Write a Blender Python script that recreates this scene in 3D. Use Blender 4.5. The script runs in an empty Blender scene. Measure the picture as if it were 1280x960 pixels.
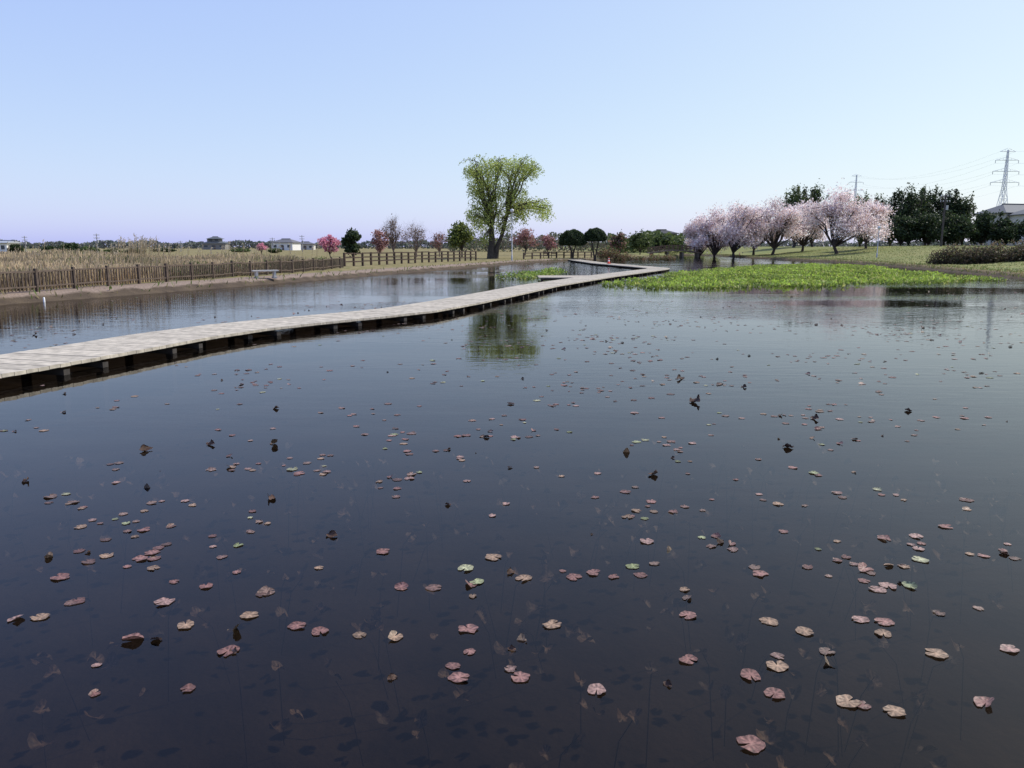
import bpy, math, random
import numpy as np
from mathutils import Vector
rng=np.random.default_rng(7); random.seed(7)
H=2.0; HOR=308.0; F=961.0
TH=math.atan((480-HOR)/F); CT,ST=math.cos(TH),math.sin(TH)
K=992.0
def site(bx,by,z=0.0):
    """survey point: bearing / depression reading -> world point on the level z"""
    u=(bx-640)/F; v=(480-by)/F
    t=(H-z)/(ST-v*CT)
    return np.array([t*u, t*(CT+v*ST), z])
def bx(b,D): return (b-640)/976.0*D
def zt(t,D): return H+(HOR-t)*D/K
# ---------------------------------------------------------------- mesh builder
class MB:
    def __init__(s): s.v=[];s.c=[];s.f=[];s.m=[];s.n=0;s.sm=[]
    def add(s,v,f,col=(.5,.5,.5),m=0,smooth=False):
        v=np.asarray(v,float).reshape(-1,3); f=np.asarray(f,int)
        c=np.asarray(col,float)
        if c.ndim==1: c=np.tile(c[:3],(len(v),1))
        s.v.append(v);s.c.append(c[:,:3]);s.f.append(f+s.n);s.m.append(np.full(len(f),m));s.sm.append(np.full(len(f),smooth));s.n+=len(v)
    def box(s,c,size,rot=0,col=(.5,.5,.5),m=0):
        x,y,z=[q/2 for q in size]
        p=np.array([[-x,-y,-z],[x,-y,-z],[x,y,-z],[-x,y,-z],[-x,-y,z],[x,-y,z],[x,y,z],[-x,y,z]])
        R=np.array([[math.cos(rot),math.sin(rot),0],[-math.sin(rot),math.cos(rot),0],[0,0,1]])
        s.hexa(p@R+np.array(c),col,m)
    def hexa(s,p,col,m=0):
        s.add(p,[[0,3,2,1],[4,5,6,7],[0,1,5,4],[1,2,6,5],[2,3,7,6],[3,0,4,7]],col,m)
    def tube(s,pts,rad,col=(.5,.5,.5),m=0,n=6):
        pts=np.asarray(pts,float); k=len(pts)
        rad=np.broadcast_to(np.asarray(rad,float),(k,))
        V=[]
        for i in range(k):
            d=pts[min(i+1,k-1)]-pts[max(i-1,0)]; d=d/(np.linalg.norm(d)+1e-9)
            a=np.cross(d,[0.12,1,0.05]) 
            if np.linalg.norm(a)<.1: a=np.cross(d,[1,0,0])
            a/=np.linalg.norm(a); b=np.cross(d,a)
            for j in range(n):
                t=2*math.pi*j/n; V.append(pts[i]+rad[i]*(math.cos(t)*a+math.sin(t)*b))
        Fc=[[i*n+j,i*n+(j+1)%n,(i+1)*n+(j+1)%n,(i+1)*n+j] for i in range(k-1) for j in range(n)]
        s.add(V,Fc,col,m,True)
    def leaves(s,C,size,col,m=1,aspect=.55,axis=None,jit=.35):
        n=len(C)
        if n==0: return
        a=rng.normal(size=(n,3)); 
        if axis is not None: a=a*jit+np.asarray(axis)
        a/=np.linalg.norm(a,axis=1)[:,None]
        b=np.cross(a,rng.normal(size=(n,3))); b/=np.linalg.norm(b,axis=1)[:,None]
        sz=(np.asarray(size)*rng.uniform(.6,1.3,n))[:,None]
        V=np.stack([C+a*sz,C+b*sz*aspect,C-a*sz,C-b*sz*aspect],1).reshape(-1,3)
        s.add(V,np.arange(4*n).reshape(-1,4),np.repeat(col,4,0),m)
    def build(s,name,mats,loc=None):
        v=np.concatenate(s.v)
        if loc is not None: v=v-np.asarray(loc)
        c=np.concatenate(s.c)
        me=bpy.data.meshes.new(name); me.vertices.add(len(v)); me.vertices.foreach_set('co',v.ravel())
        loops=np.concatenate([f.ravel() for f in s.f]); tot=np.concatenate([np.full(len(f),f.shape[1]) for f in s.f])
        me.loops.add(len(loops)); me.loops.foreach_set('vertex_index',loops)
        me.polygons.add(len(tot)); me.polygons.foreach_set('loop_start',np.concatenate([[0],np.cumsum(tot)[:-1]])); me.polygons.foreach_set('loop_total',tot)
        for m in mats: me.materials.append(m)
        me.polygons.foreach_set('material_index',np.concatenate(s.m)); me.polygons.foreach_set('use_smooth',np.concatenate(s.sm))
        me.update(calc_edges=True)
        at=me.color_attributes.new('Col','FLOAT_COLOR','POINT')
        at.data.foreach_set('color',np.concatenate([np.clip(c,0,1),np.ones((len(c),1))],1).ravel())
        o=bpy.data.objects.new(name,me); bpy.context.scene.collection.objects.link(o)
        if loc is not None: o.location=tuple(loc)
        return o
# ---------------------------------------------------------------- materials
def newmat(name):
    m=bpy.data.materials.new(name); m.use_nodes=True; nt=m.node_tree; nt.nodes.clear()
    return m,nt,nt.nodes,nt.links
def vmat(name,rough=.8,trans=0,noise=.25,nscale=4,bump=0,spec=.3):
    m,nt,N,L=newmat(name)
    out=N.new('ShaderNodeOutputMaterial'); p=N.new('ShaderNodeBsdfPrincipled'); a=N.new('ShaderNodeAttribute'); a.attribute_name='Col'
    src=a.outputs['Color']
    if noise:
        tc=N.new('ShaderNodeTexCoord'); nz=N.new('ShaderNodeTexNoise'); nz.inputs['Scale'].default_value=nscale; nz.inputs['Detail'].default_value=4
        L.new(tc.outputs['Object'],nz.inputs['Vector'])
        mr=N.new('ShaderNodeMapRange'); mr.inputs[1].default_value=.3; mr.inputs[2].default_value=.7; mr.inputs[3].default_value=1-noise; mr.inputs[4].default_value=1+noise
        L.new(nz.outputs['Fac'],mr.inputs[0])
        mx=N.new('ShaderNodeVectorMath'); mx.operation='SCALE'; L.new(a.outputs['Color'],mx.inputs[0]); L.new(mr.outputs[0],mx.inputs['Scale']); src=mx.outputs[0]
    L.new(src,p.inputs['Base Color']); p.inputs['Roughness'].default_value=rough; p.inputs['Specular IOR Level'].default_value=spec
    if bump:
        b=N.new('ShaderNodeBump'); b.inputs['Strength'].default_value=bump; b.inputs['Distance'].default_value=.02
        L.new(nz.outputs['Fac'],b.inputs['Height']); L.new(b.outputs[0],p.inputs['Normal'])
    if trans:
        t=N.new('ShaderNodeBsdfTranslucent'); L.new(src,t.inputs['Color'])
        ms=N.new('ShaderNodeMixShader'); ms.inputs[0].default_value=trans
        L.new(p.outputs[0],ms.inputs[1]); L.new(t.outputs[0],ms.inputs[2]); L.new(ms.outputs[0],out.inputs[0])
    else: L.new(p.outputs[0],out.inputs[0])
    return m
BARK=vmat('bark',.9,0,.35,3,.4); LEAF=vmat('leaf',.6,.4,0); WOOD=vmat('weathered_wood',.85,0,.3,6,.3)
BLOS=vmat('blossom',.7,.45,0); DRY=vmat('dry_reed',.8,.3,0); PAD=vmat('lily_leaf',.5,.1,.4,45,.35,.3); WALL=vmat('painted_wall',.8,0,.08,3)
METAL=vmat('galvanised_steel',.5,0,.1,2); PLAS=vmat('plastic',.45,0,.05,5,spec=.5)
# ---------------------------------------------------------------- pond outline & terrain
shore=[(-22,-10),(-21,8),(-19.5,18)]+[tuple(site(a,b)[:2]) for a,b in [(0,381),(90,374.5),(160,369),(330,356),(480,343.5),(600,334),(650,329),(700,326.6),(760,325)]]
shore+=[(25,131),(33,150),(35,176),(42,186),(45,172),(42,150),(40.6,136),(41.8,120),(41.3,99),(38.5,77),(34.8,61),(31.8,48.5),(28.5,36),(27,25),(26,8),(24,-8),(5,-16)]
shore=np.array(shore)
P=shore
for _ in range(2):
    Q=np.roll(P,-1,0); P=np.stack([.75*P+.25*Q,.25*P+.75*Q],1).reshape(-1,2)
SH=P
def sdist(x,y):
    x=np.asarray(x,float);y=np.asarray(y,float)
    best=np.full(x.shape,1e9); ins=np.zeros(x.shape,bool)
    for i in range(len(SH)):
        ax,ay=SH[i]; cx,cy=SH[(i+1)%len(SH)]
        dx,dy=cx-ax,cy-ay; t=np.clip(((x-ax)*dx+(y-ay)*dy)/(dx*dx+dy*dy),0,1)
        best=np.minimum(best,np.hypot(x-ax-t*dx,y-ay-t*dy))
        cond=((ay>y)!=(cy>y))&(x<(cx-ax)*(y-ay)/(cy-ay+1e-12)+ax); ins^=cond
    return np.where(ins,-best,best)
def ss(t): t=np.clip(t,0,1); return t*t*(3-2*t)
def hgt(x,y,d=None):
    x=np.asarray(x,float);y=np.asarray(y,float)
    if d is None: d=sdist(x,y)
    wob=.06*np.sin(x*.9+y*.35)*np.sin(y*.7-x*.2)+.04*np.sin(x*2.3)*np.sin(y*1.9)
    inn=-.8*ss(-d/2.2)
    right=ss((x-24)/14)*ss((y-10)/30)
    out=.3*ss(d/.7)+right*(1.55*ss((d-2)/24)+.25*ss((x-50)/30)*ss((170-y)/40))
    return np.where(d<0,inn,out)+wob*ss(abs(d)/3)*np.where(np.hypot(x,y)<300,.6,0)
def grow(start,step,fac,end):
    r=[start]
    while abs(r[-1])<end: step*=fac; r.append(r[-1]+step)
    return r
xs=np.array(grow(-32,-.7,1.12,4000)[::-1]+list(np.arange(-31.4,62,.6))+grow(62.2,.7,1.10,4000))
ys=np.array(grow(-18,-.7,1.25,600)[::-1]+list(np.arange(-17.4,140,.6))+grow(140.4,.7,1.07,5000))
X,Y=np.meshgrid(xs,ys); D=sdist(X,Y); Z=hgt(X,Y,D)
nx,ny=len(xs),len(ys)
g=MB(); idx=np.arange(nx*ny).reshape(ny,nx)
fc=np.stack([idx[:-1,:-1],idx[:-1,1:],idx[1:,1:],idx[1:,:-1]],-1).reshape(-1,4)
right=ss((X-22)/8)*ss((Y-5)/10)
colr=np.stack([np.clip(D/20*.5+.5,0,1),right,np.zeros_like(D)],-1).reshape(-1,3)
g.add(np.stack([X,Y,Z],-1),fc,colr,0,True)
m,nt,N,L=newmat('ground_soil_and_grass')
out=N.new('ShaderNodeOutputMaterial'); p=N.new('ShaderNodeBsdfPrincipled'); p.inputs['Roughness'].default_value=.95; p.inputs['Specular IOR Level'].default_value=.1
at=N.new('ShaderNodeAttribute'); at.attribute_name='Col'; sep=N.new('ShaderNodeSeparateColor'); L.new(at.outputs['Color'],sep.inputs[0])
tc=N.new('ShaderNodeTexCoord')
def noise(s,det=4):
    n=N.new('ShaderNodeTexNoise'); n.inputs['Scale'].default_value=s; n.inputs['Detail'].default_value=det; L.new(tc.outputs['Object'],n.inputs['Vector']); return n
def math_(op,a,b):
    n=N.new('ShaderNodeMath'); n.operation=op
    for i,q in enumerate((a,b)):
        if isinstance(q,(int,float)): n.inputs[i].default_value=q
        else: L.new(q,n.inputs[i])
    return n.outputs[0]
def mr_(v,a,b,c=0,d=1):
    n=N.new('ShaderNodeMapRange'); L.new(v,n.inputs[0]); 
    for i,q in enumerate((a,b,c,d)): n.inputs[i+1].default_value=q
    return n.outputs[0]
def mixc(f,a,b):
    n=N.new('ShaderNodeMix'); n.data_type='RGBA'
    if isinstance(f,(int,float)): n.inputs[0].default_value=f
    else: L.new(f,n.inputs[0])
    for i,q in ((6,a),(7,b)):
        if isinstance(q,tuple): n.inputs[i].default_value=(*q,1)
        else: L.new(q,n.inputs[i])
    return n.outputs[2]
n1=noise(1.5); n2=noise(.12); n3=noise(12)
dist=math_('MULTIPLY',math_('SUBTRACT',sep.outputs[0],.5),40.0)
dist=math_('ADD',dist,math_('MULTIPLY',math_('SUBTRACT',n1.outputs['Fac'],.5),.5))
lawn=mixc(mr_(n2.outputs['Fac'],.35,.65),(.11,.145,.04),(.19,.19,.07)); lawn=mixc(mr_(n3.outputs['Fac'],.3,.7),lawn,mixc(.5,lawn,(.24,.22,.1)))
dry=mixc(mr_(n1.outputs['Fac'],.35,.65),(.24,.19,.1),(.14,.13,.05))
path=mixc(mr_(n3.outputs['Fac'],.3,.7),(.26,.20,.16),(.18,.135,.105))
left=mixc(mr_(dist,2.0,2.4),path,dry)
land_r=mixc(mr_(dist,.7,1.2),(.17,.13,.08),lawn)
land=mixc(sep.outputs[1],left,land_r)
mud=mixc(mr_(n1.outputs['Fac'],.3,.7),(.06,.045,.033),(.10,.075,.05))
land=mixc(mr_(dist,.4,.6),mud,land)
bed=mixc(mr_(n1.outputs['Fac'],.3,.7),(.032,.025,.018),(.070,.053,.036))
fin=mixc(mr_(dist,-.6,.0),bed,land)
L.new(fin,p.inputs['Base Color']); bp=N.new('ShaderNodeBump'); bp.inputs['Strength'].default_value=.5; bp.inputs['Distance'].default_value=.05
L.new(n3.outputs['Fac'],bp.inputs['Height']); L.new(bp.outputs[0],p.inputs['Normal']); L.new(p.outputs[0],out.inputs[0])
g.build('ground',[m])
# ---------------------------------------------------------------- water
m,nt,N,L=newmat('pond_water'); out=N.new('ShaderNodeOutputMaterial')
tc=N.new('ShaderNodeTexCoord')
gl=N.new('ShaderNodeBsdfGlossy'); gl.inputs['Roughness'].default_value=.01
tr=N.new('ShaderNodeBsdfTransparent'); tr.inputs[0].default_value=(.41,.375,.34,1)
fr=N.new('ShaderNodeFresnel'); fr.inputs['IOR'].default_value=1.32
ms=N.new('ShaderNodeMixShader'); 
def wn(sx,sy,sc,det):
    mp=N.new('ShaderNodeMapping'); mp.inputs['Scale'].default_value=(sx,sy,1); mp.inputs['Rotation'].default_value=(0,0,.15); L.new(tc.outputs['Object'],mp.inputs[0])
    n=N.new('ShaderNodeTexNoise'); n.inputs['Scale'].default_value=sc; n.inputs['Detail'].default_value=det; L.new(mp.outputs[0],n.inputs['Vector']); return n.outputs['Fac']
rip=wn(.5,1.5,3.4,3); sw=wn(.6,1,.5,2); patch=wn(.30,1.1,.14,3)
sx=N.new('ShaderNodeSeparateXYZ'); L.new(tc.outputs['Object'],sx.inputs[0])
far=mr_(sx.outputs['Y'],8,30,.12,1)
west=mr_(sx.outputs['X'],-12,-3,1.0,0.0)
pm=math_('MAXIMUM',mr_(patch,.42,.58,.20,1.25),math_('MULTIPLY',west,.9))
amp=math_('MULTIPLY',math_('MAXIMUM',far,math_('MULTIPLY',west,.5)),pm)
hh=math_('ADD',math_('MULTIPLY',math_('MULTIPLY',rip,amp),.012),math_('MULTIPLY',sw,.006))
b=N.new('ShaderNodeBump'); b.inputs['Strength'].default_value=1; b.inputs['Distance'].default_value=1; L.new(hh,b.inputs['Height'])
L.new(b.outputs[0],gl.inputs['Normal']); L.new(b.outputs[0],fr.inputs['Normal'])
L.new(fr.outputs[0],ms.inputs[0]); L.new(tr.outputs[0],ms.inputs[1]); L.new(gl.outputs[0],ms.inputs[2]); L.new(ms.outputs[0],out.inputs[0])
w=MB(); w.add([[-40,-25,0],[60,-25,0],[60,195,0],[-40,195,0]],[[0,1,2,3]]); w.build('water',[m])
# ---------------------------------------------------------------- boardwalk
near=np.array([(-14,-9),(-9.2,5),(-7.24,11.04),(-6.55,13.6),(-6.1,15.5),(-5.45,17.1),(-4.5,18.6),(-3.3,20.2),(-2.15,22.0),(-.95,25.4),(2.24,36.4),(6.35,47.7),(12.7,63),(13.4,66),(10.6,86),(9.6,109)],float)
W=1.85
seg=near[1:]-near[:-1]; seg/=np.linalg.norm(seg,axis=1)[:,None]; nl=np.stack([-seg[:,1],seg[:,0]],1)
nv=[nl[0]]+[(nl[i]+nl[i+1])/(1+nl[i]@nl[i+1]) for i in range(len(nl)-1)]+[nl[-1]]
farE=near+W*np.array(nv)
bw=MB(); ZT=.20; accum=0
for i in range(len(near)-1):
    Ls=np.linalg.norm(near[i+1]-near[i]); n=max(1,int(round(Ls/.2)))
    for k in range(n):
        a=(k+.02)/n; c=(k+.98)/n
        q=[near[i]*(1-a)+near[i+1]*a,near[i]*(1-c)+near[i+1]*c,farE[i]*(1-c)+farE[i+1]*c,farE[i]*(1-a)+farE[i+1]*a]
        dz=random.uniform(-.003,.003); v=random.uniform(.88,1.07); col=np.array((.40,.355,.285))*v
        bw.hexa(np.array([[*t,ZT-.055+dz] for t in q]+[[*t,ZT+dz] for t in q]),col)
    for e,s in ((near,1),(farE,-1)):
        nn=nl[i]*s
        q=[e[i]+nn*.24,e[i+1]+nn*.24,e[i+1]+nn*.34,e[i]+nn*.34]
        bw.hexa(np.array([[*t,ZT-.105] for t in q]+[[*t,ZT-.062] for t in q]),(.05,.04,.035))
    ang=math.atan2(seg[i][1],seg[i][0]); pos=2.5-accum%2.5
    while pos<Ls:
        f=pos/Ls; c=(near[i]+farE[i])/2*(1-f)+(near[i+1]+farE[i+1])/2*f
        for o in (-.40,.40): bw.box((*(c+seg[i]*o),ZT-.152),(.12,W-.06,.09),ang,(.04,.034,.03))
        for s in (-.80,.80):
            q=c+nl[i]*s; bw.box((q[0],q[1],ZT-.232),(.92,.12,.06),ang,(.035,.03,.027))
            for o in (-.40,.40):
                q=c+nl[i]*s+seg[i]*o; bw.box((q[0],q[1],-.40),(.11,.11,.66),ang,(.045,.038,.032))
        pos+=2.5
    accum+=Ls
for k in range(16):
    bw.box((3.2,46+k*.2,ZT-.03),(3.2,.19,.045),0,np.array((.37,.32,.26))*random.uniform(.85,1.08))
bw.box((3.2,46.1,.08),(3.0,.12,.12),0,(.08,.06,.05))
for q in (1.8,3,4.2):bw.box((q,46.2,-.3),(.14,.14,.76),0,(.08,.06,.05))
bw.build('boardwalk',[WOOD])
def bwdist(x,y):
    best=np.full(np.shape(x),1e9); C=(near+farE)/2
    for i in range(len(C)-1):
        a,c=C[i],C[i+1]; d=c-a; t=np.clip(((x-a[0])*d[0]+(y-a[1])*d[1])/(d@d),0,1)
        best=np.minimum(best,np.hypot(x-a[0]-t*d[0],y-a[1]-t*d[1]))
    return best
# ---------------------------------------------------------------- lily leaves
def pad(mb,x,y,z,r,col,tilt=0,curl=.08,foldp=.07):
    n=18; a0=random.uniform(0,6.28); gap=random.uniform(.2,.6)
    el=random.uniform(.78,1.0); ph=random.uniform(0,6.28); fold=random.random()<foldp
    torn=random.randint(0,n-1) if random.random()<.4 else -9
    V=[[0,0,.003]]; C=[np.array(col)*1.5]
    for ring in (.55,1.0):
        for k in range(n):
            t=gap/2+(2*math.pi-gap)*k/(n-1); rr=r*ring*(1+.06*math.sin(5*t+ph)+random.uniform(-.07,.07)*ring)
            if ring==1 and k in (0,n-1): rr*=.86
            if ring==1 and abs(k-torn)<=1: rr*=.7
            zz=r*curl*ring**2*(math.sin(2*t+ph)+.5*math.sin(3*t-ph)+.7)
            xx,yy=rr*math.cos(t),rr*math.sin(t)*el
            if fold and yy>0: zz+=abs(yy)*.5; yy*=.6
            V.append([xx,yy,max(zz,.001) if not tilt else zz]); C.append(np.array(col)*(random.uniform(.45,.85) if k%2 else 1.4)*(1 if ring<1 else .8))
    V=np.array(V); ca,sa=math.cos(a0),math.sin(a0)
    if tilt: V[:,2]+=(V[:,1]+r)*tilt; 
    V=np.stack([V[:,0]*ca-V[:,1]*sa+x,V[:,0]*sa+V[:,1]*ca+y,V[:,2]+z],1)
    mb.add(V,[[0,1+k,2+k] for k in range(n-1)],np.array(C),0,True)
    base=mb.n-len(V)
    q=np.array([[1+k,1+n+k,2+n+k,2+k] for k in range(n-1)])+base
    mb.f.append(q); mb.m.append(np.full(len(q),0)); mb.sm.append(np.full(len(q),True))
palette=[(.20,.105,.088),(.16,.08,.066),(.24,.15,.125),(.22,.145,.095),(.12,.07,.056),(.175,.115,.09)]
green=[(.22,.235,.125),(.29,.285,.17),(.15,.165,.075)]
lp=MB(); sub=MB()
def ok(x,y): return bwdist(x,y)>1.2 and sdist(x,y)<-1
def scatter(n,d0,d1,cl,spread,rmin,rmax,x0=-.7,x1=.7,thin=True):
    c=0
    while c<n:
        d=math.sqrt(random.uniform(d0*d0,d1*d1)); x=random.uniform(x0,x1)*d
        if thin and x<-.2*d and d>6 and random.random()<.45: continue
        for _ in range(random.randint(1,cl)):
            xx=x+random.gauss(0,spread*1.5); yy=d+random.gauss(0,spread)
            if yy<2.6 or not ok(xx,yy): continue
            col=random.choice(green) if random.random()<.07 else random.choice(palette)
            pad(lp,xx,yy,.003,random.uniform(rmin,rmax)*random.choice((1,.85,.65)),np.array(col)*random.uniform(.6,1.15),0,random.uniform(.0,.10)); c+=1
scatter(26,2.9,4.6,3,.11,.036,.054)
scatter(34,3.8,5.8,5,.13,.034,.054,-.7,-.3,False)
scatter(105,4.4,7,6,.14,.034,.058)
scatter(250,6.5,12,8,.22,.034,.058)
scatter(650,11,22,14,.40,.036,.060)
scatter(330,20,36,10,.8,.045,.075)
for a,b_,c_ in [(596,728,1),(582,711,1),(1150,700,1),(1138,733,1),(1110,733,0),(480,690,0),(617,697,0),(690,781,0),(574,848,0),(650,847,0),(746,863,0),(938,931,0),(1232,880,0),(938,845,0),(1080,712,0),(1075,775,0),(205,753,0),(232,782,0),(400,790,0),(1006,790,0),(1118,890,0),(860,770,0),(285,815,0),(20,775,0),(50,772,0),(75,722,0),(165,800,0),(1105,778,0),(860,825,0),(655,724,0),(808,677,0),(950,718,0),(1170,818,0),(1262,812,0),(968,868,0),(1060,878,0),(493,797,0),(585,787,0),(312,770,0),(372,783,0)]:
    q=site(a,b_); pad(lp,q[0],q[1],.004,random.uniform(.045,.058),green[random.randint(0,1)] if c_ else random.choice(palette[:4]),0,.06)
lp.build('water_lily_leaves',[PAD])
c=0
while c<450:
    d=math.sqrt(random.uniform(2.7**2,8**2)); x=random.uniform(-.7,.7)*d
    if not ok(x,d): continue
    z=-random.uniform(.03,.40); col=np.array((.15,.105,.07))*random.uniform(.4,1.6)
    pad(sub,x,d,z,random.uniform(.025,.055),col,random.uniform(-.9,.9),.4); c+=1
    if random.random()<.3:
        a=random.uniform(0,6.28); ln=random.uniform(.08,.22)
        sub.tube([[x,d,z],[x+ln*.5*math.cos(a),d+ln*.5*math.sin(a),z-.1],[x+ln*math.cos(a),d+ln*math.sin(a),-.75]],.003,(.06,.045,.03),0,4)
sub.build('submerged_leaves',[PAD])
cd=MB()
def curled(x,y,r):
    n=8;a0=random.uniform(0,6.28);ph=random.uniform(0,6);V=[];C=[];base=np.array((.05,.03,.022))*random.uniform(.6,1.5)
    for i in range(n+1):
        for j in range(n+1):
            u=i/n*2-1; v=j/n*2-1; k=1-.35*u*u*v*v
            zz=r*(.2+.5*max(0,v+.2)**1.5+.18*math.sin(3.1*u+ph)*math.cos(2.3*v-ph))
            yy=v*.62*(1 if v<.3 else 1-.8*(v-.3)); V.append([u*k*r*(1-.25*v),yy*k*r*1.2,max(.002,zz)+random.gauss(0,r*.05)]); C.append(base*random.uniform(.6,1.6))
    V=np.array(V);ca,sa=math.cos(a0),math.sin(a0)
    V=np.stack([V[:,0]*ca-V[:,1]*sa+x,V[:,0]*sa+V[:,1]*ca+y,V[:,2]],1); M=n+1
    cd.add(V,[[i*M+j,(i+1)*M+j,(i+1)*M+j+1,i*M+j+1] for i in range(n) for j in range(n)],np.array(C),0,True)
for a,b_,rp in [(870,503,10),(850,474,6),(817,594,7),(985,560,6),(33,602,5.5),(338,624,8),(182,563,7),(264,556,6),(293,815,6),(899,678,7),(638,716,6),(415,670,7),(1019,524,6),(1135,514,4),(195,801,6),(640,812,5),(835,856,6),(490,848,6),(345,511,4),(608,547,4),(976,520,4),(930,484,4),(769,440,3),(44,419,3),(1153,410,3)]:
    q=site(a,b_); t=math.hypot(q[0],q[1],H); curled(q[0],q[1],rp*t/F)
for _ in range(50):
    d=math.sqrt(random.uniform(16,700)); x=random.uniform(-.6,.68)*d
    if ok(x,d): curled(x,d,random.uniform(.010,.022)*(1+d*.03))
cd.build('curled_dead_leaves',[vmat('dead_leaf',.7,0,.3,30,spec=.15)])
# ---------------------------------------------------------------- emergent plant beds
def bed_plants(name,poly,dens,hm,cols,sz):
    PX=np.array([site(a,b)[:2] for a,b in poly]); mn,mx=PX.min(0),PX.max(0)
    n=int((mx-mn)[0]*(mx-mn)[1]*dens); pts=rng.uniform(mn,mx,(n,2))
    ins=np.zeros(n,bool)
    jx=pts[:,0]+.5*np.sin(pts[:,1]*1.3)+rng.normal(0,.25,n); jy=pts[:,1]+.8*np.sin(pts[:,0]*.9)+rng.normal(0,.5,n)
    for i in range(len(PX)):
        ax,ay=PX[i];cx,cy=PX[(i+1)%len(PX)]
        ins^=((ay>jy)!=(cy>jy))&(jx<(cx-ax)*(jy-ay)/(cy-ay+1e-12)+ax)
    clump=np.sin(pts[:,0]*2.1+np.sin(pts[:,1]*1.1))*np.sin(pts[:,1]*.9+np.sin(pts[:,0]*1.7))
    big=np.sin(pts[:,0]*.6+2)*np.sin(pts[:,1]*.33+np.sin(pts[:,0]*.3)*2)
    ins&=(sdist(pts[:,0],pts[:,1])<-.3)&(bwdist(pts[:,0],pts[:,1])>1.25)&(rng.random(n)<.65+.42*clump+.2*big)
    pts=pts[ins]; clump=clump[ins]; big=big[ins]; n=len(pts)
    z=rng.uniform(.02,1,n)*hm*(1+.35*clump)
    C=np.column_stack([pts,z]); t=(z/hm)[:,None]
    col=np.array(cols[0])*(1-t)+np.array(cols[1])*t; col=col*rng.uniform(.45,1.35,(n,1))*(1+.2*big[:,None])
    yl=rng.random(n)<.14; col[yl]=np.array((.42,.43,.13))*rng.uniform(.7,1.2,(yl.sum(),1))
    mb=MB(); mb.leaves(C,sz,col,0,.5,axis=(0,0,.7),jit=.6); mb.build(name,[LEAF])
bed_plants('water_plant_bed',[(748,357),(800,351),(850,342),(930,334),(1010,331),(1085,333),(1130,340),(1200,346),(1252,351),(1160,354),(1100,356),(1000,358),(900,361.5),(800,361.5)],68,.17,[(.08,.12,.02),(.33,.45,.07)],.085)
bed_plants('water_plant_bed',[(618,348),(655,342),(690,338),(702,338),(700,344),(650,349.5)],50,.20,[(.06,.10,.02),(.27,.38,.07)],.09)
# ---------------------------------------------------------------- fences
def polyline(pts,step):
    out=[];acc=0
    for i in range(len(pts)-1):
        a,b=np.array(pts[i]),np.array(pts[i+1]); Ls=np.linalg.norm(b-a)
        while acc<Ls: out.append((a+(b-a)*acc/Ls,math.atan2(b[1]-a[1],b[0]-a[0]))); acc+=step
        acc-=Ls
    return out
fp=[tuple(site(a,b,.3)[:2]) for a,b in [(-160,385),(0,368),(120,359),(240,350.5),(340,343),(430,335)]]
fn=MB(); br=(.085,.062,.048)
for q,a in polyline(fp,2.0):
    z=float(hgt(q[0],q[1])); fn.box((q[0],q[1],z+.38),(.11,.11,1.0),a,br)
for q,a in polyline(fp,.17):
    z=float(hgt(q[0],q[1])); fn.box((q[0],q[1],z+.42),(.045,.035,.74),a,np.array(br)*random.uniform(.7,1.3))
pl=polyline(fp,1.0)
for (q,a),(q2,_) in zip(pl[:-1],pl[1:]):
    c=(q+q2)/2; z=float(hgt(c[0],c[1]))
    for zz in (.2,.76): fn.box((c[0],c[1],z+zz),(1.03,.06,.06),math.atan2(q2[1]-q[1],q2[0]-q[0]),np.array(br)*1.15)
fn.build('picket_fence',[WOOD])
def rail(name,pts,h,step,col,rails=(.5,.95),pw=.16,z0=None):
    mb=MB(); pp=polyline(pts,step)
    for q,a in pp:
        z=float(hgt(q[0],q[1])) if z0 is None else z0; mb.box((q[0],q[1],z+h/2-.1),(pw,pw,h+.2),a,np.array(col)*random.uniform(.8,1.2))
    for (q,a),(q2,_) in zip(pp[:-1],pp[1:]):
        c=(q+q2)/2; z=float(hgt(c[0],c[1])) if z0 is None else z0
        for r in rails: mb.box((c[0],c[1],z+h*r),(np.linalg.norm(q2-q)+.05,.09,.11),math.atan2(q2[1]-q[1],q2[0]-q[0]),col)
    mb.build(name,[WOOD])
rail('wooden_railing',[(bx(430,66),66),(bx(520,80),80),(bx(600,96),96)],1.15,1.6,(.06,.04,.03),(.35,.65,.95))
rail('wooden_railing',[(bx(655,104),106),(bx(700,112),112),(bx(760,122),122)],.9,1.8,(.07,.05,.04))
fb=MB()
xa,xb=bx(812,152),bx(874,152)
for k in range(24):
    t=k/23; x=xa+(xb-xa)*t; z=.75+.5*math.sin(math.pi*t)
    fb.box((x,152,z),((xb-xa)/23+.02,3,.22),0,(.2,.15,.11))
    for yy in (150.6,153.4):
        fb.box((x,yy,z+.95),((xb-xa)/23+.02,.1,.12),0,(.16,.10,.07)); fb.box((x,yy,z+.5),((xb-xa)/23+.02,.06,.08),0,(.16,.10,.07))
        if k%2==0: fb.box((x,yy,z+.5),(.14,.14,1.1),0,(.14,.09,.06))
for x in (xa+.4,xa+(xb-xa)*.35,xa+(xb-xa)*.65,xb-.4): fb.box((x,152,.1),(.35,2.4,1.6),0,(.18,.15,.12))
fb.build('footbridge',[WOOD])
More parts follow.
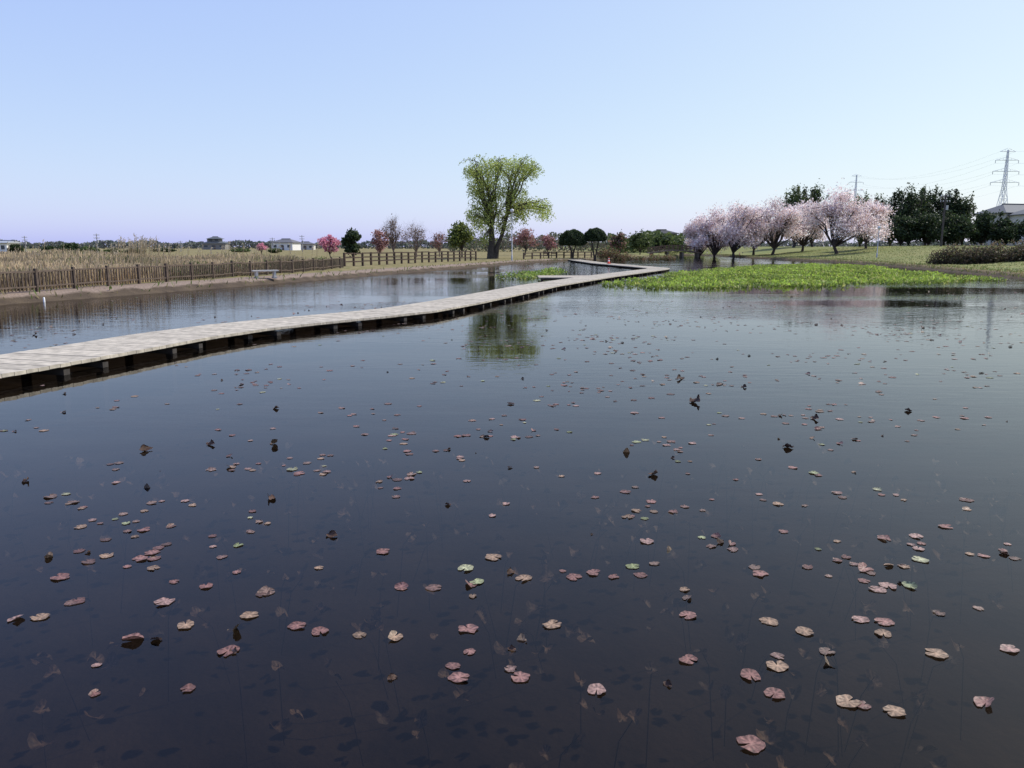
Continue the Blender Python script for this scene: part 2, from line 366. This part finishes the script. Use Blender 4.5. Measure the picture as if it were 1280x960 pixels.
# ---------------------------------------------------------------- reeds
rd=MB(); FP=np.array(fp)
n=75000
t=rng.uniform(0,1,n)**.9*(len(FP)-1.001); i=t.astype(int); fr_=(t-i)[:,None]
basep=FP[i]*(1-fr_)+FP[i+1]*fr_; off=1+rng.random(n)**1.5*45
pts=basep+np.column_stack([-off*.93,off*.35])
den=np.sin(pts[:,0]*.5)*np.sin(pts[:,1]*.31+1)
hh=.55+.35*rng.random(n)+.25*den+.014*off
z0=hgt(pts[:,0],pts[:,1])
lean=rng.normal(0,.14,(n,2)); wdt=.020+.0007*off; an=rng.uniform(0,3.14,n)
wx,wy=np.cos(an)*wdt,np.sin(an)*wdt
b0=np.column_stack([pts,z0]); tp=b0+np.column_stack([lean*hh[:,None],hh])
wv=np.column_stack([wx,wy,0*wx])
V=np.stack([b0-wv,b0+wv,tp+wv*.5,tp-wv*.5],1).reshape(-1,3)
mixg=(rng.random(n)<.08+.14*(den>.4))[:,None]
col=np.where(mixg,np.array((.17,.19,.07)),np.array((.50,.39,.25)))*rng.uniform(.5,1.2,(n,1))*(1+.2*np.sin(pts[:,1:2]*.5+pts[:,:1]*.2))
rd.add(V,np.arange(4*n).reshape(-1,4),np.repeat(col,4,0),0)
for k in range(190):
    d=random.uniform(38,75); b_=random.choice([random.gauss(170,22),random.uniform(0,420)]); x=bx(b_,d)
    if sdist(np.array([x]),np.array([d]))[0]<3: continue
    zz=.3; h=random.uniform(1.2,1.8)+(.4 if abs(b_-170)<25 else 0)
    rd.tube([[x,d,zz],[x+.05,d,zz+h*.6],[x+.15,d,zz+h]],.013,(.4,.32,.2),0,3)
    C=np.array([[x+.15+random.gauss(0,.04),d+random.gauss(0,.04),zz+h+random.uniform(-.2,.2)] for _ in range(8)])
    rd.leaves(C,.07,np.tile((.5,.42,.3),(8,1)),0,.3,axis=(.3,0,1))
rd.build('dry_reeds',[DRY])
def shrubmass(name,pts,h,rad,n,cols,sz,mat=None):
    mb=MB(); pts=np.array(pts)
    i=rng.integers(0,len(pts),n); c=pts[i]; 
    a=rng.normal(size=(n,3)); a/=np.linalg.norm(a,axis=1)[:,None]; r=rng.random(n)**.4
    lump=1+.25*np.sin(c[:,0]*3.1+c[:,1])
    z0=hgt(c[:,0],c[:,1])
    P_=np.column_stack([c[:,0]+a[:,0]*r*rad,c[:,1]+a[:,1]*r*rad,z0+np.abs(a[:,2])*r*h*lump])
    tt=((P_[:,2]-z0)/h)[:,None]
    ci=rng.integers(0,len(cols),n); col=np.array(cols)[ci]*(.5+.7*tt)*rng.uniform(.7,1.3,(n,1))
    mb.leaves(P_,sz,col,0,.55); return mb.build(name,[mat or LEAF])
gpts=[q+np.array([-1.2,.4]) for q,a in polyline([tuple(FP[3]),tuple(FP[4]),tuple(FP[5])],.7)]
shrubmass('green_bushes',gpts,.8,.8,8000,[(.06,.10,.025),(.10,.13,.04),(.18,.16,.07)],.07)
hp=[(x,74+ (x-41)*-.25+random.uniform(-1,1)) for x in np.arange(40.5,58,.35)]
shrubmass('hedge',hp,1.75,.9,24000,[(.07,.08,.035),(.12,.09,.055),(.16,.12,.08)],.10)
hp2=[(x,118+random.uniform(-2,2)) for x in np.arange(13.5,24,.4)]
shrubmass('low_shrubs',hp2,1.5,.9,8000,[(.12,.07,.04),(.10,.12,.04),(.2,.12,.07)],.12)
gs=MB(); C=[]
for i in range(len(SH)):
    a=SH[i];b_=SH[(i+1)%len(SH)]; Ls=np.linalg.norm(b_-a)
    if a[1]<20: continue
    nn=np.array([b_[1]-a[1],-(b_[0]-a[0])])/Ls
    k=int(Ls*26)
    for _ in range(k):
        o=abs(random.gauss(0,.5))+.15; q=a+(b_-a)*random.random()
        for s in (1,-1): C.append(q+nn*o*s)
C=np.array(C); C=C[sdist(C[:,0],C[:,1])>.1]; n=len(C)
keep=(C[:,0]>5)|(rng.random(n)<.25); C=C[keep]; n=len(C); z=hgt(C[:,0],C[:,1])
col=np.where((rng.random(n)<.5)[:,None],np.array((.26,.22,.10)),np.array((.13,.18,.045)))*rng.uniform(.6,1.2,(n,1))
gs.leaves(np.column_stack([C,z+.08]),.13,col,0,.2,axis=(0,0,1),jit=.4)
n=26000; q=np.column_stack([rng.uniform(28,75,n),rng.uniform(35,150,n)]); q=q[sdist(q[:,0],q[:,1])>.8]; n=len(q)
col=np.where((rng.random(n)<.4)[:,None],np.array((.25,.23,.10)),np.array((.13,.17,.05)))*rng.uniform(.7,1.3,(n,1))
gs.leaves(np.column_stack([q,hgt(q[:,0],q[:,1])+.03]),.09,col,0,.4,axis=(0,0,1),jit=.8)
gs.build('grass',[LEAF])
# ---------------------------------------------------------------- trees
def limb(mb,a,b,r0,r1,sag=.1,col=(.07,.055,.045),n=5,sides=6):
    a=np.array(a,float);b=np.array(b,float);L_=np.linalg.norm(b-a)
    pts=[a+(b-a)*t+np.array([random.gauss(0,.03)*L_,random.gauss(0,.03)*L_,sag*L_*math.sin(math.pi*t)])*(0 if t in(0,1) else 1) for t in np.linspace(0,1,n)]
    mb.tube(pts,np.linspace(r0,r1,n),col,0,sides); return pts
def tree(name,b,D_,top,hw,leafcol,nl=2500,sz=.2,crown=.35,mat=None,style='round',bark=(.06,.048,.04),twigs=5,ncl=11,depth=None):
    x=bx(b,D_); z0=float(hgt(x,D_)); h=zt(top,D_)-z0; R=hw*D_/K; mb=MB()
    cb=z0+h*crown; ch=(h*(1-crown))/2; cz=cb+ch
    cl=[]
    for k in range(ncl):
        while True:
            u=np.array([random.uniform(-1,1) for _ in range(3)])
            if .25<np.linalg.norm(u)<1: break
        if style=='cherry': u[2]=-.9+1.75*random.random()*(1-.45*u[0]**2)
        s=random.uniform(.22,.42) if style=='cherry' else random.uniform(.26,.46)
        cl.append((np.array([x+u[0]*R*(.85 if style=='cherry' else .72),D_+u[1]*R*.72,cz+u[2]*ch*.74]),s*R,s*ch*(.8 if style=='cherry' else 1.1)))
    cl.append((np.array([x,D_,cz+ch*.6]),R*.36,ch*.40))
    if style=='wild':
        for _ in range(9): cl.append((np.array([x+random.uniform(-.8,.8)*R,D_+random.uniform(-.5,.5)*R,cz+ch*random.uniform(.45,1.05)]),R*random.uniform(.08,.17),ch*random.uniform(.14,.26)))
    fork=np.array([x+random.gauss(0,.1)*R*.3,D_,z0+h*crown*.75])
    r0=max(.08,h*.026)
    mb.tube([[x,D_,z0-.2],[x+.05,D_,z0+.15*h*crown],fork],[r0*1.4,r0,r0*.8],bark,0,8)
    lc=np.array(leafcol)
    tot=sum(c[1]**2 for c in cl)
    for c,rx,rz in cl:
        pts=limb(mb,fork,c,r0*.5,r0*.14,.06,bark)
        for _ in range(twigs):
            a=np.array([random.gauss(0,1),random.gauss(0,1),random.gauss(.3,.8)]); a/=np.linalg.norm(a)
            e=c+a*np.array([rx,rx,rz])*random.uniform(.7,1.05)
            p2=limb(mb,pts[random.randint(2,4)],e,r0*.16,r0*.04,.05,bark,4,4)
            if style=='bare':
                for _ in range(7):
                    e2=e+np.array([random.gauss(0,1)*rx*.5,random.gauss(0,1)*rx*.5,abs(random.gauss(0,1))*rz*.6]); limb(mb,p2[random.randint(1,3)],e2,r0*.05,r0*.02,.0,bark,3,3)
        n=int(nl*rx**2/tot*2)
        a=rng.normal(size=(n,3)); a/=np.linalg.norm(a,axis=1)[:,None]; r=rng.random(n)**.5*(1+.25*rng.normal(size=n))
        P_=c+a*r[:,None]*np.array([rx,rx,rz])
        gp=np.sin(P_[:,0]*2.7/(.25*R**.5)+P_[:,2]*1.3)*np.sin(P_[:,2]*3.1/(.25*R**.5)+P_[:,1])
        P_=P_[gp>-.5]; n=len(P_)
        col=lc[rng.integers(0,len(lc),n)]*random.uniform(.8,1.15)*rng.uniform(.75,1.2,(n,1))
        mb.leaves(P_,sz,col,1,.6)
    return mb.build(name,[BARK,mat or LEAF],(x,D_,z0))
DG=[(.035,.055,.02),(.05,.075,.028),(.028,.045,.02)]; MG=[(.07,.10,.035),(.10,.13,.04)]; YG=[(.26,.30,.07),(.2,.24,.06)]
BR=[(.22,.15,.11),(.28,.2,.14)]; PK=[(.62,.25,.33),(.70,.35,.42)]; RB=[(.32,.15,.14),(.24,.14,.10)]
CH=[(.92,.82,.80),(.88,.73,.72),(.94,.86,.85),(.80,.63,.61),(.58,.44,.40)]
for a in [(18,120,306,12,DG),(62,150,308,14,DG),(88,150,305,18,DG),(110,155,309,14,MG),(142,160,311,12,MG),(168,165,310,14,DG),(205,230,311,16,DG),(300,220,311,16,MG),(345,200,311,10,MG)]:
    tree('broadleaf_tree',*a[:4],a[4],1300,.3,.12)
tree('peach_tree',413,105,294,14,PK,1500,.16,.25,BLOS)
tree('peach_tree',327,150,304,8,PK,500,.2,.25,BLOS)
tree('evergreen_tree',440,130,287,17,DG,2600,.25,.12)
tree('plum_tree',474,128,286,15,[(.5,.28,.28),(.34,.2,.17)],1200,.16,.2,BLOS)
tree('bare_tree',492,118,269,17,BR,260,.12,.2,style='bare',twigs=8,bark=(.17,.13,.11))
tree('bare_tree',520,123,279,22,BR,300,.12,.2,style='bare',twigs=8,bark=(.17,.13,.11))
tree('bare_tree',549,130,290,14,RB,500,.12,.2,style='bare',twigs=6,bark=(.17,.13,.11))
tree('spring_leaf_tree',577,118,278,23,YG+MG,2600,.17,.25)
tree('plum_tree',656,150,284,20,RB+[(.4,.22,.22)],1100,.16,.25,BLOS)
tree('plum_tree',684,155,294,14,[(.5,.25,.3)]+RB,700,.16,.25,BLOS)
tree('broadleaf_tree',775,140,291,15,MG+RB,1400,.2,.15)
tree('broadleaf_tree',800,165,288,18,MG,1600,.22,.12)
tree('broadleaf_tree',826,190,293,14,DG,1200,.25,.12)
tree('broadleaf_tree',855,200,290,16,MG,1300,.25,.12)
for a in [(874,152,266,24),(893,149,256,34),(918,142,251,42),(942,152,256,32),(966,144,245,44),(1003,150,250,34),(1046,126,231,54),(1082,134,249,30)]:
    tree('cherry_tree',*a,CH,8200 if a[3]>30 else 5600,.145,.13,BLOS,'cherry',bark=(.05,.04,.036),twigs=7,ncl=22)
for a in [(992,185,238,24,MG),(1015,185,236,22,MG+DG),(1075,180,246,26,MG),(1112,165,246,22,DG),(1136,160,239,22,DG),(1156,163,236,22,DG+MG),(1180,160,242,20,DG),(1203,158,246,20,DG+MG),(1225,155,266,22,DG),(1255,152,274,24,DG),(1290,150,272,26,DG),(1125,150,270,30,DG),(1160,150,266,30,DG),(1195,150,268,30,DG)]:
    tree('evergreen_tree',*a[:4],a[4],4200,.22,.06,ncl=16,style='wild')
for b,D_,top,hw in [(716,112,287.5,17),(744,112,285.5,14)]:
    x=bx(b,D_); z0=float(hgt(x,D_)); mb=MB(); R=hw*D_/K; zc=zt(top,D_)-R*.78
    for o in (-.12,.1): mb.tube([[x,D_,z0-.1],[x+o,D_,z0+.8],[x+o*5,D_,zc-R*.2]],[.17,.13,.08],(.06,.045,.035),0,7)
    n=9000; a=rng.normal(size=(n,3)); a/=np.linalg.norm(a,axis=1)[:,None]
    a[:,2]=np.where(a[:,2]<-.35,-.35+rng.normal(0,.04,n),a[:,2]); r=rng.uniform(.86,1.03,n)*(1+.04*np.sin(a[:,0]*9+a[:,2]*7))
    P_=np.array([x,D_,zc])+a*r[:,None]*np.array([R,R,R*.78]); col=np.array(DG)[rng.integers(0,3,n)]*rng.uniform(.6,1.5,(n,1))
    mb.leaves(P_,.13,col,1,.6); mb.build('topiary_tree',[BARK,LEAF],(x,D_,z0))
# willow
WD=110.; s=WD/K; mb=MB()
wx=lambda q:(q-640)*WD/976
cl=[(604,207,20,10),(622,203,16,8),(648,204,22,9),(666,214,12,9),(638,216,22,12),(606,222,22,12),(591,213,8,7),(594,236,10,9),(614,240,21,13),(642,238,20,11),(598,258,14,9),(620,262,18,12),(649,256,17,9),(669,254,16,8),(681,263,9,8),(603,276,13,9),(625,280,12,8),(648,270,10,7),(590,268,8,7),(610,296,8,6)]
base=np.array([wx(614),WD+1,float(hgt(wx(614),WD+1))])
f1=np.array([wx(614),WD+1,zt(285,WD)]); f2=np.array([wx(634),WD+1,zt(268,WD)]); bk=(.06,.05,.04)
mb.tube([base-[0,0,.3],base+[-.05,0,1.2],base+[.1,0,2.6],f1],[.70,.50,.44,.35],bk,0,10)
b2=base+np.array([.55,.1,0]); mb.tube([b2-[0,0,.3],b2+[.25,0,1.6],(wx(627),WD+1,zt(295,WD)),f2],[.45,.34,.28,.22],bk,0,9)
for (cx,cy,rx,ry) in cl:
    for dep in (-1.9,.2,2.1):
        c=np.array([wx(cx)+random.gauss(0,.3),WD+1+dep+random.gauss(0,.4),zt(cy,WD)+random.gauss(0,.25)])
        rX,rZ=rx*s,ry*s
        fk=f1 if cx<625 else f2
        pts=limb(mb,fk,c,.16,.04,.12,bk,6)
        for _ in range(4):
            e=c+np.array([random.uniform(-1,1)*rX,random.uniform(-.8,.8),random.uniform(.1,.9)*rZ]); limb(mb,pts[random.randint(3,5)],e,.05,.015,.1,bk,4,4)
        ns=int(22*rX*rZ)+26; P_=[]; cb=random.uniform(.75,1.25); CC=[]
        for _ in range(ns):
            u=rng.normal(size=3); u/=np.linalg.norm(u); u*=random.random()**.4
            st=c+u*np.array([rX,1.5,rZ]); ln=random.uniform(.2,.9)*(1.3 if u[2]<0 else .6); dx=random.gauss(0,.3)+.2*np.sign(u[0]); k=int(ln/.11)+1
            tt=np.linspace(0,1,k)[:,None]
            q=st+np.column_stack([dx*tt,random.gauss(0,.15)*tt,-ln*tt**1.3])+rng.normal(0,.12,(k,3))
            P_.append(q); CC.append(np.tile(np.array(random.choice([(.36,.42,.10),(.44,.48,.13),(.26,.33,.075)]))*cb*random.uniform(.7,1.2),(k,1)))
        P_=np.concatenate(P_);CC=np.concatenate(CC)
        mb.leaves(P_,.13,CC,1,.5,axis=(0,0,-.6),jit=.9)
mb.build('willow_tree',[BARK,LEAF],tuple(base))
dw=MB()
for (d0,b0,b1,t0,n,cols) in [(600,-250,1560,305.5,22000,[(.12,.15,.12),(.15,.16,.14),(.13,.13,.13)]),(260,560,900,302,8000,[(.09,.11,.06),(.14,.12,.09)]),(200,760,880,304,4000,MG)]:  # farthest row has its haze mixed into paler, greyer leaf colours
    b=rng.uniform(b0,b1,n); top=3.2+ (zt(t0,d0)-.3)*(.55+.25*np.sin(b*.11)+.2*np.sin(b*.037+2)+.12*np.sin(b*.43))
    d=d0+rng.uniform(-14,14,n); z=.3+rng.random(n)**.7*top
    dw.leaves(np.column_stack([(b-640)/976*d,d,z]),1.2 if d0>400 else .45,np.array(cols)[rng.integers(0,len(cols),n)]*rng.uniform(.7,1.3,(n,1)),0,.6)
dw.build('distant_trees',[LEAF])
# ---------------------------------------------------------------- houses
def house(b,D_,w_,dp,eave,ridge,wall,roof,rot=0,hip=True,name='tile_roof_house',windows=3,storey2=False):
    x=bx(b,D_); z0=float(hgt(x,D_)); e=bpy.data.objects.new(name,None); bpy.context.scene.collection.objects.link(e); e.location=(x,D_,z0); e.rotation_euler=(0,0,rot)
    def part(mb,nm,mat):
        o=mb.build(nm,[mat]); o.parent=e
    mb=MB(); mb.box((0,0,eave/2),(w_,dp,eave),0,wall); part(mb,'walls',WALL)
    def rf(zb,ze,ww,dd,ov=.6):
        mb=MB(); X_,Y_=ww/2+ov,dd/2+ov; k=X_-Y_*.8 if hip else X_
        V=[[-X_,-Y_,zb],[X_,-Y_,zb],[X_,Y_,zb],[-X_,Y_,zb],[-X_,-Y_,zb+.15],[X_,-Y_,zb+.15],[X_,Y_,zb+.15],[-X_,Y_,zb+.15],[-k,0,ze],[k,0,ze]]
        mb.add(V,[[0,3,2,1],[0,1,5,4],[1,2,6,5],[2,3,7,6],[3,0,4,7],[4,5,9,8],[6,7,8,9]],roof); mb.add(V,[[5,6,9],[7,4,8]],roof)
        mb.box((0,0,ze+.05),(2*k+.4,.35,.3),0,np.array(roof)*.7)
        return mb
    part(rf(eave,ridge,w_,dp),'roof',WALL)
    if storey2:
        mb=MB(); mb.box((-.5,.5,ridge-.2),(w_*.55,dp*.6,2.2),0,wall); part(mb,'upper_walls',WALL)
        part(rf(ridge+.9,ridge+2.1,w_*.55,dp*.6),'upper_roof',WALL)
    mb=MB()
    for k in range(windows):
        xx=-w_/2+w_*(k+.5)/windows; mb.box((xx,-dp/2-.02,eave*.55),(w_/windows*.45,.08,1.1),0,(.05,.06,.07)); mb.box((xx,-dp/2-.03,eave*.55-.62),(w_/windows*.52,.14,.08),0,(.5,.5,.5))
        if storey2 and k<2: mb.box((-.5+(k-.5)*w_*.25,.5-dp*.3-.03,ridge+.3),(w_*.14,.08,1.0),0,(.05,.06,.07))
    mb.box((w_*.05,-dp/2-.025,1.0),(.9,.09,2.0),0,(.12,.08,.06)); part(mb,'windows_and_door',PLAS)
house(270,420,12,9,3.2,4.7,(.22,.21,.20),(.09,.10,.11),.1,storey2=True)
house(358,350,10,8,3.3,5.0,(.7,.69,.67),(.12,.12,.13),-.2)
house(382,400,9,7,2.7,4.0,(.5,.48,.45),(.11,.11,.12),.1)
house(2,230,7,6,2.6,3.3,(.75,.75,.73),(.3,.32,.35),0,hip=False)
house(826,235,8,7,3.8,5.0,(.10,.09,.085),(.045,.045,.05),0)
house(1262,200,14,9,8.2,10.6,(.4,.38,.35),(.13,.135,.14),.25)
house(1300,190,12,9,7.6,9.6,(.5,.48,.45),(.12,.125,.13),-.1)
# ---------------------------------------------------------------- pylons
def pylon(b,D_,top,bw_):
    x=bx(b,D_); h=zt(top,D_)-.3; mb=MB(); col=(.72,.74,.77); lv=np.concatenate([np.linspace(0,.62,7),np.linspace(.68,1,8)])  # steel colour lightened: distance haze is put into it
    def wd(t): return bw_*(1-t/.62)+1.6*(t/.62) if t<.62 else 1.6*(1-(t-.62)/.38)+.5*(t-.62)/.38
    th=.15
    pr=None
    for t in lv:
        w_=wd(t)/2; q=[np.array([x+sx_*w_,D_+sy_*w_,.3+h*t]) for sx_,sy_ in ((-1,-1),(1,-1),(1,1),(-1,1))]
        for k in range(4): mb.tube([q[k],q[(k+1)%4]],th*.6,col,0,4)
        if pr is not None:
            for k in range(4):
                mb.tube([pr[k],q[k]],th,col,0,4); mb.tube([pr[k],q[(k+1)%4]],th*.6,col,0,4); mb.tube([pr[(k+1)%4],q[k]],th*.6,col,0,4)
        pr=q
    tips=[]
    for t,a in ((.68,7.2),(.79,6.6),(.90,5.8),(.985,4.0)):
        z=.3+h*t
        for sg in (-1,1):
            tip=np.array([x+sg*a,D_,z]); 
            for o in (-.6,.6): mb.tube([[x+sg*wd(t)/2,D_+o,z],tip],th*.7,col,0,4)
            mb.tube([[x+sg*wd(t)/2,D_,z+1.6],tip],th*.6,col,0,4)
            for f in (.33,.66): mb.tube([[x+sg*a*f,D_,z],[x+sg*a*f,D_,z+1.6*(1-f)]],th*.4,col,0,4)
            if t<.95: mb.tube([tip,tip-[0,0,1.5]],.16,(.6,.6,.58),0,5)
            tips.append(tip-[0,0,1.5 if t<.95 else 0])
    mb.build('transmission_pylon',[METAL],(x,D_,.3)); return tips
t1=pylon(1247,400,190,8.5); t2=pylon(1064,640,220,9); 
off=[t+np.array([130.,-190,3]) for t in t1]
wl=MB()
for a_,b_ in ((t1,t2),(t1,off)):
    for p0,p1 in zip(a_,b_):
        k=14; wl.tube([p0+(p1-p0)*t-np.array([0,0,4*7*t*(1-t)]) for t in np.linspace(0,1,k)],.028,(.6,.62,.65),0,3)
wl.build('power_lines',[METAL])
def pole(b,D_,top,r=.13,col=(.3,.29,.28),arms=True,name='utility_pole'):
    x=bx(b,D_); z0=float(hgt(x,D_)); zt_=zt(top,D_); mb=MB(); mb.tube([[x,D_,z0-.2],[x,D_,zt_]],[r,r*.7],col,0,8)
    if arms:
        for q in (.4,1.2): mb.box((x,D_,zt_-q),(1.6,.1,.1),0,col); [mb.tube([[x+o,D_,zt_-q],[x+o,D_,zt_-q+.25]],.06,(.6,.6,.6),0,5) for o in (-.7,-.3,.3,.7)]
        mb.tube([[x+.3,D_-.1,zt_-2.4],[x+.3,D_-.1,zt_-1.7]],.2,(.4,.4,.4),0,8)
    mb.build(name,[METAL],(x,D_,z0))
for a in [(32,230,295),(122,210,292),(226,260,301),(341,240,297),(378,250,294),(1,240,298)]: pole(*a)
pole(1176,120,243,.17,(.06,.05,.045))
def lamp(b,D_,top):
    x=bx(b,D_); z0=float(hgt(x,D_)); zt_=zt(top,D_); mb=MB(); c=(.35,.36,.37)
    mb.tube([[x,D_,z0-.1],[x,D_,z0+.6],[x,D_,z0+.62],[x,D_,zt_-.2]],[.10,.10,.06,.05],c,0,8)
    mb.tube([[x,D_,zt_-.2],[x,D_,zt_-.15],[x,D_,zt_+.15],[x,D_,zt_+.25]],[.06,.18,.24,.05],(.6,.6,.58),0,10)
    mb.build('street_lamp',[METAL],(x,D_,z0))
lamp(640,96,264); lamp(1097,105,285)
q=site(332,347.5,.3); z0=float(hgt(q[0],q[1])); mb=MB(); c=(.62,.58,.52)
R2=lambda a,b:(q[0]+a*math.cos(.55)-b*math.sin(.55),q[1]+a*math.sin(.55)+b*math.cos(.55))
for k in (-.14,0,.14): mb.box((*R2(0,k),z0+.40),(1.35,.125,.06),.55,c)
for k in (-.48,.48):
    mb.box((*R2(k,0),z0+.17),(.12,.34,.40),.55,np.array(c)*.85); mb.box((*R2(k,0),z0+.03),(.2,.42,.08),.55,np.array(c)*.7)
mb.build('park_bench',[WALL],(q[0],q[1],z0))
for b in (683,693):
    x=bx(b,118); z0=float(hgt(x,118)); mb=MB()
    for zz,yy,hh_ in ((.42,0,.06),(.65,.24,.12),(.85,.26,.12)): mb.box((x,118+yy,z0+zz),(1.0,.36 if zz<.5 else .05,hh_),0,(.11,.06,.04))
    for o in (-.42,.42): mb.box((x+o,118,z0+.2),(.07,.36,.4),0,(.06,.05,.04)); mb.box((x+o,118.26,z0+.5),(.07,.05,.9),0,(.06,.05,.04))
    mb.build('wooden_bench',[WOOD],(x,118,z0))
def cone(x,y,z):
    mb=MB(); mb.box((x,y,z+.02),(.38,.38,.04),.3,(.55,.07,.03))
    for a_,b_,r0,r1,c in ((.04,.25,.14,.10,(.75,.09,.04)),(.25,.38,.10,.075,(.8,.8,.8)),(.38,.5,.075,.052,(.75,.09,.04)),(.5,.58,.052,.04,(.8,.8,.8)),(.58,.7,.04,.02,(.75,.09,.04))):
        mb.tube([[x,y,z+a_],[x,y,z+b_]],[r0,r1],c,0,12)
    mb.build('traffic_cone',[PLAS],(x,y,z))
cone(10.2,82,.205); cone(bx(925,146),146,float(hgt(bx(925,146),146)))
q=site(55,374.5,.1); mb=MB(); mb.tube([[q[0],q[1],-.1],[q[0],q[1],.16],[q[0],q[1],.19]],[.035,.035,.015],(.7,.7,.7),0,8); mb.build('marker_post',[PLAS])
# ---------------------------------------------------------------- light
AZ,EL=math.radians(62),math.radians(46)
wd_=bpy.data.worlds.new('World'); bpy.context.scene.world=wd_; wd_.use_nodes=True; nt=wd_.node_tree; L=nt.links; N=nt.nodes
sky=N.new('ShaderNodeTexSky'); sky.sky_type='NISHITA'; sky.sun_disc=False; sky.sun_elevation=EL; sky.sun_rotation=AZ
sky.air_density=1.0; sky.dust_density=1.2; sky.ozone_density=2.0
bg=N['Background']; bg.inputs[1].default_value=.12
sp=N.new('ShaderNodeSeparateColor'); cb=N.new('ShaderNodeCombineColor'); L.new(sky.outputs[0],sp.inputs[0])
for i,(A,gm) in enumerate(((2.68,.51),(2.95,.495),(7.25,.07))):
    pw=N.new('ShaderNodeMath'); pw.operation='POWER'; L.new(sp.outputs[i],pw.inputs[0]); pw.inputs[1].default_value=gm
    mu=N.new('ShaderNodeMath'); mu.operation='MULTIPLY'; L.new(pw.outputs[0],mu.inputs[0]); mu.inputs[1].default_value=A; L.new(mu.outputs[0],cb.inputs[i])
L.new(cb.outputs[0],bg.inputs[0])
sl=bpy.data.lights.new('sun','SUN'); sl.energy=5.0; sl.angle=math.radians(.5); sl.color=(1,.96,.88); so=bpy.data.objects.new('sun',sl); bpy.context.scene.collection.objects.link(so)
sv=Vector((math.sin(AZ)*math.cos(EL),math.cos(AZ)*math.cos(EL),math.sin(EL))); so.rotation_euler=sv.to_track_quat('Z','Y').to_euler(); so.location=(30,20,60)
cam=bpy.data.cameras.new('camera'); cam.sensor_width=36; cam.lens=F/1280*36; cam.clip_end=9000; cam.clip_start=.05
co=bpy.data.objects.new('camera',cam); bpy.context.scene.collection.objects.link(co); co.location=(0,0,H); co.rotation_euler=(math.pi/2-TH,0,0)
sc=bpy.context.scene; sc.camera=co; sc.view_settings.view_transform='Standard'; sc.view_settings.look='None'; sc.view_settings.exposure=0
